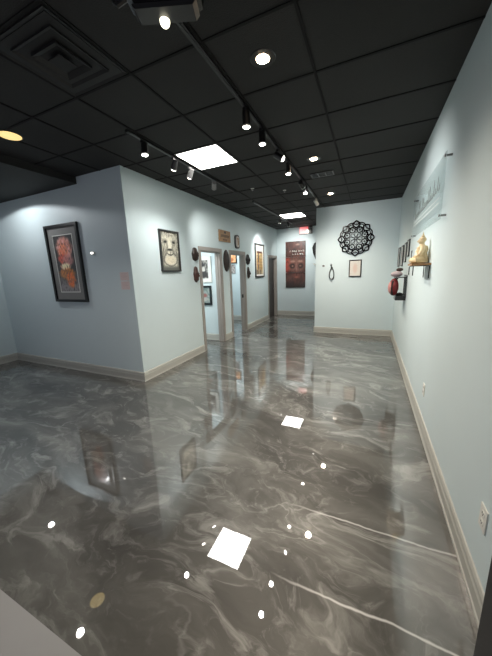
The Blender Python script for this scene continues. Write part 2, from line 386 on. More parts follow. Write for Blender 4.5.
def a_face(u, v):
    x = abs(u - .5); n = fbm(u, v, 7); n2 = fbm(u * 1.6, v, 16, 5)
    c = mixc((.90, .88, .80), (.50, .50, .45), max(0, n2) * 1.2)
    c = mixc(c, (.30, .30, .27), max(0, .5 - abs(x - .43 + .05 * n) * 14) * (.9 if v < .85 else .3))     # dark outline of the head
    for p in (.24, .76):
        c = mixc(c, (.50, .49, .44), ell(u, v, p, .75, .14, .07, .8) * .7)
        c = mixc(c, (.08, .08, .07), ell(u, v, p + (.02 if p < .5 else -.02), .74 - .1 * (x - .26), .085, .032, .6))
    c = mixc(c, (.45, .44, .39), ell(x, v, .16 + .04 * n, .60, .035, .14, .8) * .8)
    c = mixc(c, (.30, .29, .26), ell(x, v, .36 + .03 * n, .50, .03, .13, .7) * .7)
    c = mixc(c, (.95, .93, .86), ell(u, v, .5, .64, .08, .14, .5) * .8)
    c = mixc(c, (.16, .15, .13), ell(u, v, .5, .545 - .35 * x * x, .15, .030, .5))
    c = mixc(c, (.30, .28, .25), ell(u, v, .5, .47, .012, .06, .6))
    c = mixc(c, (.20, .19, .17), ell(u, v, .5, .40 + .35 * x * x * 4, .27, .018, .6))
    c = mixc(c, (.94, .90, .80), ell(u, v, .5, .26, .31, .11, .35) * .9)
    c = mixc(c, (.55, .53, .46), max(0, math.sin(v * 60 + 9 * n)) * ell(u, v, .5, .26, .24, .09, .6) * .35)
    rr = math.hypot((u - .5) / .36, (v - .29) / .17)
    if v < .44: c = mixc(c, (.28, .27, .24), max(0, 1 - abs(rr - 1.05 + .1 * n) * 7) * .8)
    c = mixc(c, (.33, .32, .29), max(0, 1 - abs(x - .22 - .45 * abs(v - .5) + .06 * n) * 22) * (.8 if .38 < v < .7 else 0))
    c = mixc(c, (.30, .29, .26), max(0, math.sin(u * 70 + 22 * n)) * max(0, v - .80) * 4)
    c = mixc(c, (.40, .40, .37), max(0, x - .30 - .1 * n) * 4 * (.5 + .5 * math.sin(v * 50 + 10 * n)))
    c = mixc(c, (.38, .39, .36), max(0, .14 - v) * 12)
    c = mixc(c, (.34, .34, .31), max(0, x - .36) * 5 if v < .42 else 0)
    return mixc(c, (.30, .30, .27), max(0, v - .82) * 5 * max(0, .25 + n2))
def a_collage(u, v):
    c = (.83, .80, .72)
    if .06 < u < .95 and v < .80:
        i, j = int(u * 5), int(v * 9); r = random.Random(i * 31 + j * 7).random()
        c = mixc((.78, .60, .30), (.86, .80, .62), r) if i != 1 else mixc((.30, .24, .22), (.66, .52, .42), r)
        if (u * 5) % 1 < .18 or (v * 9) % 1 < .16: c = (.40, .31, .22)
    if .15 < u < .9 and .78 < v < .84: c = (.33, .17, .13)
    if v > .84: c = mixc((.86, .86, .82), (.75, .8, .8), .5 + fbm(u, v, 6))
    if v < .18: c = mixc(c, (.82, .78, .66), .6) if int(u * 4) % 2 else mixc(c, (.3, .25, .2), .5)
    return c
def a_inner(u, v):
    n = fbm(u, v, 6); c = mixc((.72, .70, .66), (.30, .28, .27), .5 + n)
    c = mixc(c, (.20, .19, .19), ell(u, v, .35, .75, .28, .16, .4)); c = mixc(c, (.86, .84, .80), ell(u, v, .55, .5, .16, .16, .5))
    return mixc(c, (.24, .22, .21), ell(u, v, .6, .22, .38, .16, .5))
def a_inner2(u, v):
    n = fbm(u, v, 5, 2); c = mixc((.45, .52, .50), (.62, .66, .64), .5 + n)
    c = mixc(c, (.62, .30, .28), ell(u, v, .55, .5, .2, .12, .7) * .8); return mixc(c, (.78, .76, .73), ell(u, v, .6, .25, .25, .12, .6) * .7)
def a_orange(u, v):
    n = fbm(u, v, 4, 8); return mixc(mixc((.92, .62, .40), (.97, .78, .60), .5 + n), (.55, .24, .12), ell(u, v, .45, .35, .25, .2, .6) * .6)
def a_sketch(u, v):
    n = fbm(u, v, 5, 11); return mixc((.74, .72, .70), (.32, .30, .30), .25 + n * 1.5)
def a_cert(u, v):
    c = (.86, .84, .80); return mixc(c, (.83, .66, .60), ell(u, v, .5, .5, .2, .3, .8) * .45)
def a_small(k):
    def f(u, v):
        n = fbm(u, v, 4, k * 3); return mixc((.82, .82, .80), (.52, .52, .50), ell(u, v, .5, .5, .28, .32, .6) * (.5 + n))
    return f

t = on_wall('front', 'framed_picture', 'large framed painting', 'picture', -4.487, 1.222, plane=YL)
framed(t, .80, 1.22, .040, .04, 'black', a_tall, .115, 'matgrey', .012)
t['label'] = 'large black framed painting of an orange and pink figure on the recess wall'
t = on_wall('left', 'framed_picture', 'black framed black and cream drawing of a face beside the nearest doorway', 'picture', 3.783, 1.655)
framed(t, .49, .67, .028, .03, 'charc', a_face)
t = on_wall('left', 'framed_picture', 'tall framed collage of yellow and brown squares between the second and third doorways', 'picture', 7.92, 1.435)
framed(t, .72, .985, .04, .03, 'charc', a_collage, .05)
t = on_wall('front', 'framed_picture', 'cream matted monochrome picture seen through the nearest doorway, upper one', 'picture', -3.60, 1.40, plane=YI1)
framed(t, .46, .60, .015, .02, 'white', a_inner, .075)
t = on_wall('front', 'framed_picture', 'small dark framed picture seen through the nearest doorway, lower one', 'picture', -3.60, .86, plane=YI1)
framed(t, .40, .46, .05, .025, 'bgloss', a_inner2)
t = on_wall('front', 'framed_picture', 'orange picture in a dark frame seen through the second doorway', 'picture', -4.20, 1.90, plane=YI2)
framed(t, .34, .33, .035, .025, 'wooddk', a_orange)
t = on_wall('front', 'framed_picture', 'small grey sketch below the orange picture in the second room', 'picture', -4.23, 1.57, plane=YI2)
framed(t, .26, .29, .012, .02, 'grey', a_sketch)
t = on_wall('front', 'framed_certificate', 'small black framed certificate below the black mandala', 'frame', -.32, 1.405)
framed(t, .275, .395, .022, .02, 'black', a_cert)
ORD = ['farthest and lowest-hung', 'second farthest', 'third farthest', 'nearest and highest-hung']
for k, (y, z0, z1) in enumerate(((6.62, 1.60, 1.99), (6.0, 1.61, 1.99), (5.5, 1.675, 2.0), (5.12, 1.755, 2.02))):
    t = on_wall('right', 'small_framed_picture', ORD[k] + ' of the four small black frames stepping along the right wall', 'picture', y, z0, 'four small black frames on the right wall')
    framed(t, (.34, .32, .28, .25)[k], z1 - z0, .025, .018, 'black', a_small(k), nx=16, ny=20)

# three-panel wall poster on the back wall
def poster_fn(k):
    def f(u, v):
        V = (2 - k + v) / 3                       # height over the whole triptych, 0 bottom
        n = fbm(u, V, 7, 1); n2 = fbm(u, V, 15, 4)
        c = mixc((.19, .11, .10), (.32, .17, .14), .5 + n)
        c = mixc(c, (.62, .20, .16), ell(u, V, .10, .50, .17, .16, .5) * .9)
        x = abs(u - .56)
        c = mixc(c, (.46, .31, .27), ell(u, V, .56, .50, .40, .17, .5) * .75)
        c = mixc(c, (.10, .06, .06), ell(x, V, .22, .475, .13, .055, .5)); c = mixc(c, (.62, .47, .42), ell(x, V, .20, .475, .05, .016, .8))
        c = mixc(c, (.64, .50, .45), ell(x, V, .19, .575, .13, .022, .8) * .8)
        c = mixc(c, (.58, .42, .38), ell(u, V, .56, .45, .035, .10, .8) * .9)
        c = mixc(c, (.40, .22, .19), ell(u, V, .56, .26, .22, .05, .7)); c = mixc(c, (.62, .36, .30), ell(u, V, .56, .235, .10, .02, .8) * .7)
        c = mixc(c, (.10, .08, .08), max(0, .16 - V) * 6)
        c = mixc(c, (.62, .48, .42), ell(u, V, .62, .93, .10, .02, .9) * .9)
        return mixc(mixc(c, (.75, .55, .48), .12), (.08, .05, .05), max(0, n2) * .6)
    return f
t = on_wall('front', 'wall_poster', 'tall dark red three-panel face poster below the exit sign on the back wall', 'poster', -2.41, .999, plane=YB)
for k in range(3):
    z0 = (2 - k) * .534
    p = link('canvas_panel', box(B(), -.35, .35, -.03, 0, z0, z0 + .524), 'wooddk', t)
    art_mesh(p, 'print', .70, .524, z0, -.035, poster_fn(k), 40, 30)
    if k == 0:     # worn pale lettering, too soft to read in the photo
        b = B()
        for i in range(7):
            x = -.19 + i * .075; h = .05
            box(b, x, x + .012, -.041, -.036, z0 + .17, z0 + .17 + h)
            if i not in (0, 3): box(b, x + .034, x + .046, -.041, -.036, z0 + .17, z0 + .17 + h * (1 if i % 2 else .6))
            if i % 3: box(b, x, x + .046, -.041, -.036, z0 + .17 + h * .45, z0 + .18 + h * .45)
            if i in (1, 4, 6): box(b, x, x + .046, -.041, -.036, z0 + .17 + h - .01, z0 + .17 + h)
        for i in range(5):
            x = -.10 + i * .085
            box(b, x, x + .012, -.041, -.036, z0 + .075, z0 + .115); box(b, x, x + .045, -.041, -.036, z0 + .075, z0 + .085)
            if i % 2: box(b, x + .03, x + .042, -.041, -.036, z0 + .075, z0 + .115)
        link('lettering', b, 'matwhite', p)

# wooden plank sign and oval plaque over the doors
t = on_wall('left', 'wooden_sign', 'brown rustic plank sign with dark lettering above the nearest doorway', 'sign', 5.74, 2.30)
b = B()
for k in range(3): box(b, -.265 + .004 * k, .265 - .003 * k, -.025, 0, .084 * k, .084 * k + .081)
link('planks', b, 'wood', t, bevel=.003)
b = B(); random.seed(9)
for i in range(9): x = -.19 + i * .045; prism(b, [(x, .10), (x + .012, .10), (x + .02, .15), (x + .004, .15)], -.030, -.0255); box(b, x + .01, x + .03, -.030, -.0255, .10 + .02 * (i % 3), .108 + .02 * (i % 3))
for i in range(5): x = -.10 + i * .04; box(b, x, x + .01, -.030, -.0255, .03, .062); box(b, x, x + .026, -.030, -.0255, .03, .037)
prism(b, [(.04 * math.cos(q * PI / 4) - .0, .205 + .028 * math.sin(q * PI / 4)) for q in range(8)], -.030, -.0255)
link('lettering', b, 'wooddk', t)
def oval(rx, rz, n=28, cx=0, cz=0, p=2.): 
    return [(cx + rx * math.copysign(abs(math.cos(2 * PI * i / n)) ** (2 / p), math.cos(2 * PI * i / n)), cz + rz * math.copysign(abs(math.sin(2 * PI * i / n)) ** (2 / p), math.sin(2 * PI * i / n))) for i in range(n)]
t = on_wall('left', 'oval_plaque', 'small upright rounded grey and tan plaque above the second doorway', 'plaque', 6.38, 2.19)
link('rim', prism(B(), oval(.125, .165, 28, 0, .165, 3.2), -.03, 0), 'charc', t, bevel=.004)
link('panel', prism(B(), oval(.092, .13, 28, 0, .165, 3.), -.036, -.03), 'paper', t)
b = B(); prism(b, oval(.018, .085, 16, .015, .165), -.046, -.036); prism(b, oval(.05, .016, 16, .0, .235), -.042, -.036)
link('carving', b, 'wood', t)

# carved masks
def mask(y, z, W, H, m, label, feat=True, depth=.06):
    t = on_wall('left', 'carved_mask', label, 'mask', y, z, 'carved masks around the doorways')
    def f(d):
        s = 1 + .05 * math.sin(d.z * 9)
        return s * (1 - .18 * max(0, -d.z) ** 2)
    b = B(); blob(b, (0, 0, H / 2), (W / 2, depth, H / 2), 28, 20, f)
    bmesh.ops.bisect_plane(b, geom=b.verts[:] + b.edges[:] + b.faces[:], plane_co=(0, 0, 0), plane_no=(0, 1, 0), clear_outer=True)
    bmesh.ops.holes_fill(b, edges=[e for e in b.edges if e.is_boundary])
    bmesh.ops.translate(b, vec=(0, .002, 0), verts=b.verts)
    link('face', b, m, t, smooth=True)
    if feat:
        b = B(); tube(b, [(0, -depth * .9, H * .66), (0, -depth * 1.25, H * .5), (0, -depth * 1.15, H * .42)], [.008, .014, .018])
        link('nose', b, m, t, smooth=True)
        for s in (-1, 1):
            b = B(); blob(b, (s * W * .2, -depth * .88, H * .6), (W * .1, .01, H * .028), 14, 8); link('eye', b, 'blackm', t, smooth=True)
        b = B(); blob(b, (0, -depth * .86, H * .27), (W * .15, .014, H * .035), 14, 8); link('mouth', b, 'woodred', t, smooth=True)
    return t
mask(4.512, 1.815, .20, .285, 'wooddk', 'dark round carved mask left of the nearest doorway, upper one')
mask(4.50, 1.405, .155, .34, 'woodred', 'long reddish carved mask left of the nearest doorway, lower one')
mask(7.03, 1.765, .25, .315, 'blackm', 'black carved mask right of the second doorway, upper one')
mask(7.035, 1.385, .14, .36, 'wooddk', 'slim dark carved mask right of the second doorway, lower one')
t = on_wall('left', 'carved_shield', 'large dark oval shield hung between the first and second doorways', 'shield', 5.78, 1.635)
b = B(); blob(b, (0, 0, .245), (.14, .055, .245), 28, 18)
bmesh.ops.bisect_plane(b, geom=b.verts[:] + b.edges[:] + b.faces[:], plane_co=(0, 0, 0), plane_no=(0, 1, 0), clear_outer=True)
bmesh.ops.holes_fill(b, edges=[e for e in b.edges if e.is_boundary]); link('body', b, 'wooddk', t, smooth=True)
link('rim', tube(B(), [(x, -.006, z) for x, z in oval(.137, .242, 32, 0, .245)], .008, 8, True), 'blackm', t, smooth=True)
b = B(); tube(b, [(0, -.045, .08), (0, -.058, .245), (0, -.045, .41)], .007); link('ridge', b, 'blackm', t, smooth=True)

# black horned mask on back wall, mostly hidden behind the partition corner
t = on_wall('front', 'horned_mask', 'long black pale-tipped mask on the back wall, half hidden by the partition corner', 'mask', -1.62, 1.74, plane=YB)
b = B(); tube(b, [(0, -.03, .72), (-.01, -.06, .60), (0, -.06, .42), (.01, -.05, .25), (0, -.04, .12), (-.05, -.04, .05)], [.14, .19, .17, .11, .06, .03], 16); bmesh.ops.scale(b, vec=(1, .4, 1), verts=b.verts); bmesh.ops.translate(b, vec=(0, -.050, 0), verts=b.verts); link('body', b, 'blackm', t, smooth=True)
b = B(); tube(b, [(-.05, -.06, .05), (-.12, -.06, .03), (-.15, -.06, .09)], [.028, .022, .012], 10); link('tip', b, 'white', t, smooth=True)

# ------------------------------------------------------------------ mandala on the far wall
t = on_wall('front', 'mandala_wall_art', 'round black cut-out mandala on the far wall', 'wall art', -.335, 1.895)
R0 = .385
def ribbon(bm, pts, w, y0=-.022, y1=-.004, closed=True):
    n = len(pts); A = []
    for i, (x, z) in enumerate(pts):
        if closed: a, c = pts[i - 1], pts[(i + 1) % n]
        else: a, c = pts[max(0, i - 1)], pts[min(n - 1, i + 1)]
        dx, dz = c[0] - a[0], c[1] - a[1]; l = math.hypot(dx, dz) or 1; nx, nz = -dz / l * w / 2, dx / l * w / 2
        A.append([bm.verts.new(p) for p in ((x + nx, y0, z + nz), (x - nx, y0, z - nz), (x - nx, y1, z - nz), (x + nx, y1, z + nz))])
    for i in range(n if closed else n - 1):
        P, Q = A[i], A[(i + 1) % n]
        for k in range(4): bm.faces.new((P[k], P[(k + 1) % 4], Q[(k + 1) % 4], Q[k]))
    if not closed: bm.faces.new(A[0]); bm.faces.new(A[-1][::-1])
def petal(r0, r1, w, ang, n=9, pw=1.0):          # pointed petal outline in polar form
    pts = []
    for i in range(n + 1):
        s = i / n; pts.append((r0 + (r1 - r0) * s, w * math.sin(PI * s ** pw)))
    full = pts + [(a, -bq) for a, bq in reversed(pts[1:-1])]
    ca, sa = math.cos(ang), math.sin(ang)
    return [(a * ca - bq * sa, R0 + a * sa + bq * ca) for a, bq in full]
def arcp(r, a0, a1, n=12): return [(r * math.cos(a0 + (a1 - a0) * i / n), R0 + r * math.sin(a0 + (a1 - a0) * i / n)) for i in range(n + 1)]
layers = {k: B() for k in ('outer_petals', 'scallops', 'middle_ring', 'inner_flower')}
for k in range(8):
    a = PI / 2 + k * PI / 4
    ribbon(layers['outer_petals'], petal(.235, .388, .075, a, 10, 1.0), .030)
    ribbon(layers['outer_petals'], petal(.292, .325, .014, a, 5), .012)
    c = a + PI / 8                                  # scallop centre
    cx, cz = .262 * math.cos(c), R0 + .262 * math.sin(c)
    for r, w in ((.100, .022), (.062, .015)):
        pts = [(cx + r * math.cos(c + q), cz + r * math.sin(c + q)) for q in [(-1.25 + 2.5 * i / 12) for i in range(13)]]
        ribbon(layers['scallops'], pts, w, closed=False)
    ribbon(layers['scallops'], arcp(.262, c - .2, c + .2, 6), .030, closed=False)
    # dark band with rounded pale openings
    ribbon(layers['middle_ring'], petal(.135, .262, .058, c, 10), .019)
    ribbon(layers['middle_ring'], petal(.185, .225, .012, c, 6), .012)
    ribbon(layers['middle_ring'], petal(.185, .25, .022, a, 6), .016)
    ribbon(layers['inner_flower'], petal(.03, .150, .030, a, 8), .008)
ribbon(layers['inner_flower'], arcp(.026, 0, 2 * PI, 16)[:-1], .012)
for k, bm in layers.items(): link(k, bm, 'bgloss', t)

# black cable loop and small grey hook on far wall
t = on_wall('front', 'hanging_cable', 'black looped cable hanging from a hook on the far wall', 'cable', -.85, 1.36)
pts = [(.062 * math.sin(q) * (1 + .45 * math.cos(q)) * .8, -.02 - .006 * math.cos(q), .15 + .15 * -math.cos(q)) for q in [2 * PI * i / 28 for i in range(28)]]
pts = [(p[0] * (1 if p[2] < .24 else .7), p[1], p[2]) for p in pts]
link('loop', tube(B(), pts, .011, 8, True), 'black', t, smooth=True)
link('tail', tube(B(), [(0, -.02, .30), (-.03, -.02, .34), (-.02, -.02, .37), (.01, -.02, .34)], .007), 'black', t, smooth=True)
link('hook', tube(B(), [(0, 0, .33), (0, -.03, .325), (0, -.035, .345)], .006), 'chrome', t, smooth=True)
t = on_wall('front', 'wall_button', 'tiny grey oval button left of the looped cable on the far wall', 'button', -1.05, 1.665)
link('plate', prism(B(), oval(.032, .022, 20, 0, .022), -.012, 0), 'grey', t, bevel=.003)
link('knob', cone(B(), (0, -.012, .022), (0, -.02, .022), .01, .008, 14), 'charc', t)

# notices and a white oval standing in for a reflected lamp, recess wall
for k, (z, lab) in enumerate(((1.545, 'upper of two small pink notices near the corner of the recess wall'), (1.415, 'lower of two small pink notices near the corner of the recess wall'))):
    t = on_wall('front', 'paper_notice', lab, 'notice', -3.25, z, 'pink paper notices', plane=YL)
    link('sheet', box(B(), -.085, .085, -.004, 0, 0, .12), 'paperpink', t)
    b = B()
    for i in range(5): box(b, -.062, .062 - .02 * (i % 2), -.0055, -.004, .018 + i * .019, .025 + i * .019)
    link('printed_lines', b, 'ink', t)
t = on_wall('front', 'wall_glint', 'small white oval lamp glint on the recess wall right of the large painting', 'glint', -3.842, 1.945, plane=YL)
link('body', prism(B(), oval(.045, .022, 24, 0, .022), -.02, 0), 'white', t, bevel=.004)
link('lens', prism(B(), oval(.03, .013, 20, 0, .022), -.023, -.02), 'glintglow', t)  # no real lens: glowing oval imitates the bright lamp reflection

# outlets on the right wall
for y, z, lab in ((1.405, .38, 'white duplex outlet low on the right wall nearest the camera'), (2.966, .355, 'white outlet low on the right wall below the acrylic sign')):
    t = on_wall('right', 'power_outlet', lab, 'outlet', y, z)
    link('cover_plate', box(B(), -.037, .037, -.006, 0, 0, .118), 'white', t, bevel=.002)
    for zz in (.036, .082):
        s = link('socket', prism(B(), oval(.017, .015, 20, 0, zz, 3), -.008, -.006), 'matwhite', t)
        b = B(); box(b, -.008, -.005, -.009, -.008, zz - .002, zz + .007); box(b, .005, .008, -.009, -.008, zz - .002, zz + .007); cone(b, (0, -.008, zz - .008), (0, -.009, zz - .008), .0025, .0025, 8)
        link('slots', b, 'blackm', s)

# ------------------------------------------------------------------ clear acrylic sign on standoffs
t = on_wall('right', 'acrylic_sign', 'clear acrylic sign with etched script on steel standoffs, right wall', 'sign', 3.67, 1.98)
W2, HS = .86, .51
link('panel', box(B(), -W2, W2, -.045, -.039, 0, HS), 'acrylic', t)
for x in (-W2 + .03, W2 - .03):
    for z in (.03, HS - .03):
        b = B(); cone(b, (x, 0, z), (x, -.039, z), .009, .009, 14); cone(b, (x, -.045, z), (x, -.053, z), .012, .012, 14); link('standoff', b, 'chrome', t, smooth=True)
b = B(); random.seed(12)
x = -.66                                             # flowing illegible script made of loops
pts = []
while x < .70:
    h = random.choice((.05, .05, .06, .12, .05, .14)); w = random.uniform(.05, .085)
    for q in range(10):
        a = q / 10 * 2 * PI; pts.append((x + w * q / 10 + .022 * math.sin(a), .235 + h * (1 - math.cos(a)) / 2 + .03 * x))
    x += w
ribbon(b, pts, .011, -.0475, -.045, False)
link('script_lettering', b, 'etch', t)
b = B(); ribbon(b, [(-.74, .185), (.76, .185)], .010, -.0475, -.045, False); ribbon(b, [(-.74, .145), (.76, .145)], .010, -.0475, -.045, False)
link('underline', b, 'etchl', t)

# ------------------------------------------------------------------ shelf with seated statue
SZ = 1.632
t = on_wall('right', 'wall_shelf', 'small wooden wall shelf with thin black wire legs under the seated statue', 'shelf', 3.40, SZ - .14)
link('board', box(B(), -.165, .165, -.165, 0, .120, .14), 'wood', t, bevel=.002)
for x in (-.15, .15):
    b = B(); tube(b, [(x, -.012, -.01), (x, -.012, .108), (x, -.02, .116), (x, -.14, .116), (x, -.15, .108), (x, -.15, .02)], .005, 8)
    link('wire_bracket', b, 'black', t, smooth=True)
t = thing('seated_statue', 'cream seated meditating statue on the small wooden shelf', 'statue', (XR - .086, 3.40, SZ), -PI / 2)
K = .90
def sc_(bm): bmesh.ops.scale(bm, vec=(K, K, K), verts=bm.verts); return bm
b = B(); blob(b, (0, .0, .012), (.135, .088, .014), 24, 8); link('base', sc_(b), 'gold', t, smooth=True)
b = B()
tube(b, [(0, .03, .02), (0, .03, .06), (0, .028, .11), (0, .025, .155), (0, .022, .185), (0, .02, .20), (0, .018, .222)], [.062, .058, .048, .058, .054, .03, .022], 18)
for s in (-1, 1):
    tube(b, [(s * .02, .02, .04), (s * .08, -.02, .04), (s * .118, -.045, .036), (s * .07, -.072, .034), (-s * .02, -.075, .034 + .01 * (s + 1))], [.045, .04, .032, .024, .016], 12)
    tube(b, [(s * .045, .02, .18), (s * .078, .012, .14), (s * .085, -.012, .095), (s * .05, -.05, .068), (s * .008, -.062, .064)], [.022, .023, .018, .014, .010], 10)
link('body', sc_(b), 'gold', t, smooth=True)
b = B(); blob(b, (0, .012, .248), (.030, .034, .040), 18, 14); tube(b, [(0, -.018, .262), (0, -.028, .245), (0, -.022, .238)], [.004, .006, .006], 8)
link('head', sc_(b), 'gold', t, smooth=True)
for s in (-1, 1):
    b = B(); blob(b, (s * .031, .016, .242), (.006, .010, .022), 10, 8); link('ear', sc_(b), 'gold', t, smooth=True)
    b = B(); blob(b, (s * .012, -.019, .253), (.006, .003, .0025), 8, 6); link('eye', sc_(b), 'wood', t, smooth=True)
b = B(); blob(b, (0, .020, .266), (.034, .036, .030), 18, 10, lambda d: 1 + .04 * math.sin(d.x * 30) * math.sin(d.y * 30)); blob(b, (0, .022, .298), (.018, .018, .018), 14, 10); cone(b, (0, .022, .31), (0, .022, .352), .010, .001, 12)
link('hair', sc_(b), 'gold', t, smooth=True)
b = B(); tube(b, [(-.052, .01, .175), (-.01, -.03, .135), (.04, -.028, .085), (.055, .0, .05)], [.010, .012, .012, .01], 8); link('robe_fold', sc_(b), 'gold', t, smooth=True)
t = thing('incense_holder', 'thin dark wire curl standing on the shelf beside the statue', 'ornament', (XR - .14, 3.545, SZ), -PI / 2)
link('foot', cone(B(), (0, 0, 0), (0, 0, .008), .014, .011, 16), 'black', t)
link('wire', tube(B(), [(0, 0, .006), (0, 0, .06), (-.012, 0, .10), (-.004, 0, .135), (.014, 0, .14), (.02, 0, .12)], .0035, 8), 'black', t, smooth=True)

# ------------------------------------------------------------------ wire rack with bags
t = on_wall('right', 'wall_rack', 'black metal wall rack with bags in the far right corner area', 'rack', 5.16, 1.07)
for z in (.03, .36): link('wall_bar', box(B(), -.16, .16, -.012, 0, z, z + .035), 'black', t)
for x in (-.155, 0, .155): link('upright', box(B(), x - .006, x + .006, -.014, -.002, 0, .40), 'black', t)
b = B(); box(b, -.16, .16, -.13, -.012, .36, .372); link('upper_shelf', b, 'black', t)
b = B(); box(b, -.16, .16, -.15, -.012, .0, .012); box(b, -.16, .16, -.15, -.142, .012, .07); box(b, -.16, -.152, -.142, -.012, .012, .07); box(b, .152, .16, -.142, -.012, .012, .07); link('lower_tray', b, 'black', t)
for x in (-.12, .12): link('hook', tube(B(), [(x, -.125, .362), (x, -.15, .345), (x, -.165, .365)], .005), 'black', t, smooth=True)
def pouch(name, label, cat, loc, r, m, strap=None, rz=-PI / 2, pm='blackm'):
    t = thing(name, label, cat, loc, rz)
    def f(d): return 1 + .06 * noise.noise(d * 2.3 + Vector(loc)) + .05 * abs(d.z)
    b = B(); blob(b, (0, 0, r[2]), r, 20, 14, f); link('body', b, m, t, smooth=True)
    if strap: b = B(); tube(b, strap, .008, 8); link('strap', b, pm, t, smooth=True)
    return t
t = pouch('hanging_bag', 'red and pink bag hanging at the front of the black wall rack', 'bag', (XR - .175, 5.10, 1.145), (.13, .07, .135), 'red', [(-.05, 0, .24), (-.02, .03, .29), (.03, .05, .27), (.05, 0, .24)])
b = B(); blob(b, (.0, -.045, .125), (.10, .038, .10), 18, 12); link('front_pocket', b, 'pink', t, smooth=True)
b = B(); tube(b, [(.09, -.02, .24), (.115, -.035, .12), (.09, -.02, .01)], .012); link('piping', b, 'blackm', t, smooth=True)
pouch('folded_cloth', 'crumpled pale lilac cloth resting on top of the red bag', 'cloth', (XR - .145, 5.12, 1.444), (.11, .085, .045), 'pale')
pouch('knit_cap', 'small brown cap on the very top of the rack', 'cap', (XR - .105, 5.14, 1.530), (.06, .05, .028), 'brown')
pouch('dark_pouch', 'small black pouch lying in the lower tray of the rack', 'pouch', (XR - .08, 5.16, 1.083), (.12, .058, .05), 'blackm')
b = None

# ------------------------------------------------------------------ ceiling fixtures
def spot(name, loc, tgt, power, angle, blend=.5, col=(1, .97, .93), r=.04):
    l = bpy.data.lights.new(name, 'SPOT'); l.energy = power; l.spot_size = math.radians(angle); l.spot_blend = blend; l.color = col; l.shadow_soft_size = r
    o = bpy.data.objects.new(name, l); C.objects.link(o); o.location = loc
    o.rotation_euler = (Vector(tgt) - Vector(loc)).to_track_quat('-Z', 'Y').to_euler(); return o
def area(name, loc, size, power, col=(1, 1, 1), rot=(0, 0, 0), sy=None):
    l = bpy.data.lights.new(name, 'AREA'); l.energy = power; l.color = col; l.size = size
    if sy: l.shape = 'RECTANGLE'; l.size_y = sy
    o = bpy.data.objects.new(name, l); C.objects.link(o); o.location = loc; o.rotation_euler = rot; return o
def panel(xc, yc, lab):
    t = thing('ceiling_panel_light', lab, 'ceiling light', (xc, yc, S), 0)
    b = B(); w = .292
    for a in ((-w, w, -w, -w + .012), (-w, w, w - .012, w), (-w, -w + .012, -w + .012, w - .012), (w - .012, w, -w + .012, w - .012)): box(b, a[0], a[1], a[2], a[3], -.010, 0)
    link('frame', b, 'white', t); link('diffuser', box(B(), -w + .012, w - .012, -w + .012, w - .012, -.008, -.001), 'panel', t)
panel(-1.957, 3.298, 'nearest bright square ceiling panel light')
panel(-1.957, 7.56, 'far bright square ceiling panel light in the corridor')
cans = [(-.750, 2.08, 'warm recessed downlight nearest the camera'), (-.757, 4.01, 'warm recessed downlight before the small ceiling vent'), (-.775, 5.88, 'warm recessed downlight near the far wall'), ]
for x, y, lab in cans:
    t = thing('recessed_downlight', lab, 'ceiling light', (x, y, S), 0, 'recessed downlights')
    b = B(); cone(b, (0, 0, -.006), (0, 0, 0), .085, .09, 28); link('trim_ring', b, 'black', t, smooth=True)
    b = B(); cone(b, (0, 0, -.010), (0, 0, -.006), .040, .046, 24); link('lens', b, 'can', t, smooth=True)
    spot('downlight_glow', (x, y, S - .03), (x, y, 0), 125, 140, .9, (1, .88, .74))
t = thing('recessed_downlight', 'yellow round downlight at the left edge of the ceiling', 'ceiling light', (-3.40, 1.85, S), 0, 'recessed downlights')
link('trim_ring', cone(B(), (0, 0, -.008), (0, 0, 0), .105, .115, 32), 'black', t, smooth=True)
link('lens', cone(B(), (0, 0, -.012), (0, 0, -.008), .092, .098, 32), 'yel', t, smooth=True)
t = thing('recessed_downlight', 'white recessed downlight mirrored at the bottom left of the glossy floor', 'ceiling light', (-3.27, 1.50, S), 0, 'recessed downlights')
link('trim_ring', cone(B(), (0, 0, -.006), (0, 0, 0), .085, .09, 28), 'black', t, smooth=True)
link('lens', cone(B(), (0, 0, -.010), (0, 0, -.006), .040, .046, 24), 'lens', t, smooth=True)
spot('left_downlight_glow', (-3.27, 1.50, S - .03), (-3.27, 1.50, 0), 22, 110, .6, (1, .95, .9))
t = thing('recessed_downlight', 'recessed downlight in the dropped soffit beside the left recess wall', 'ceiling light', (-5.22, 2.30, 2.952), 0, 'recessed downlights')
link('trim_ring', cone(B(), (0, 0, -.006), (0, 0, 0), .085, .09, 28), 'black', t, smooth=True)
link('lens', cone(B(), (0, 0, -.010), (0, 0, -.006), .040, .046, 24), 'lens', t, smooth=True)
spot('soffit_downlight_glow', (-5.22, 2.30, 2.935), (-5.22, 2.30, 0), 34, 160, .12, (.95, .97, 1))

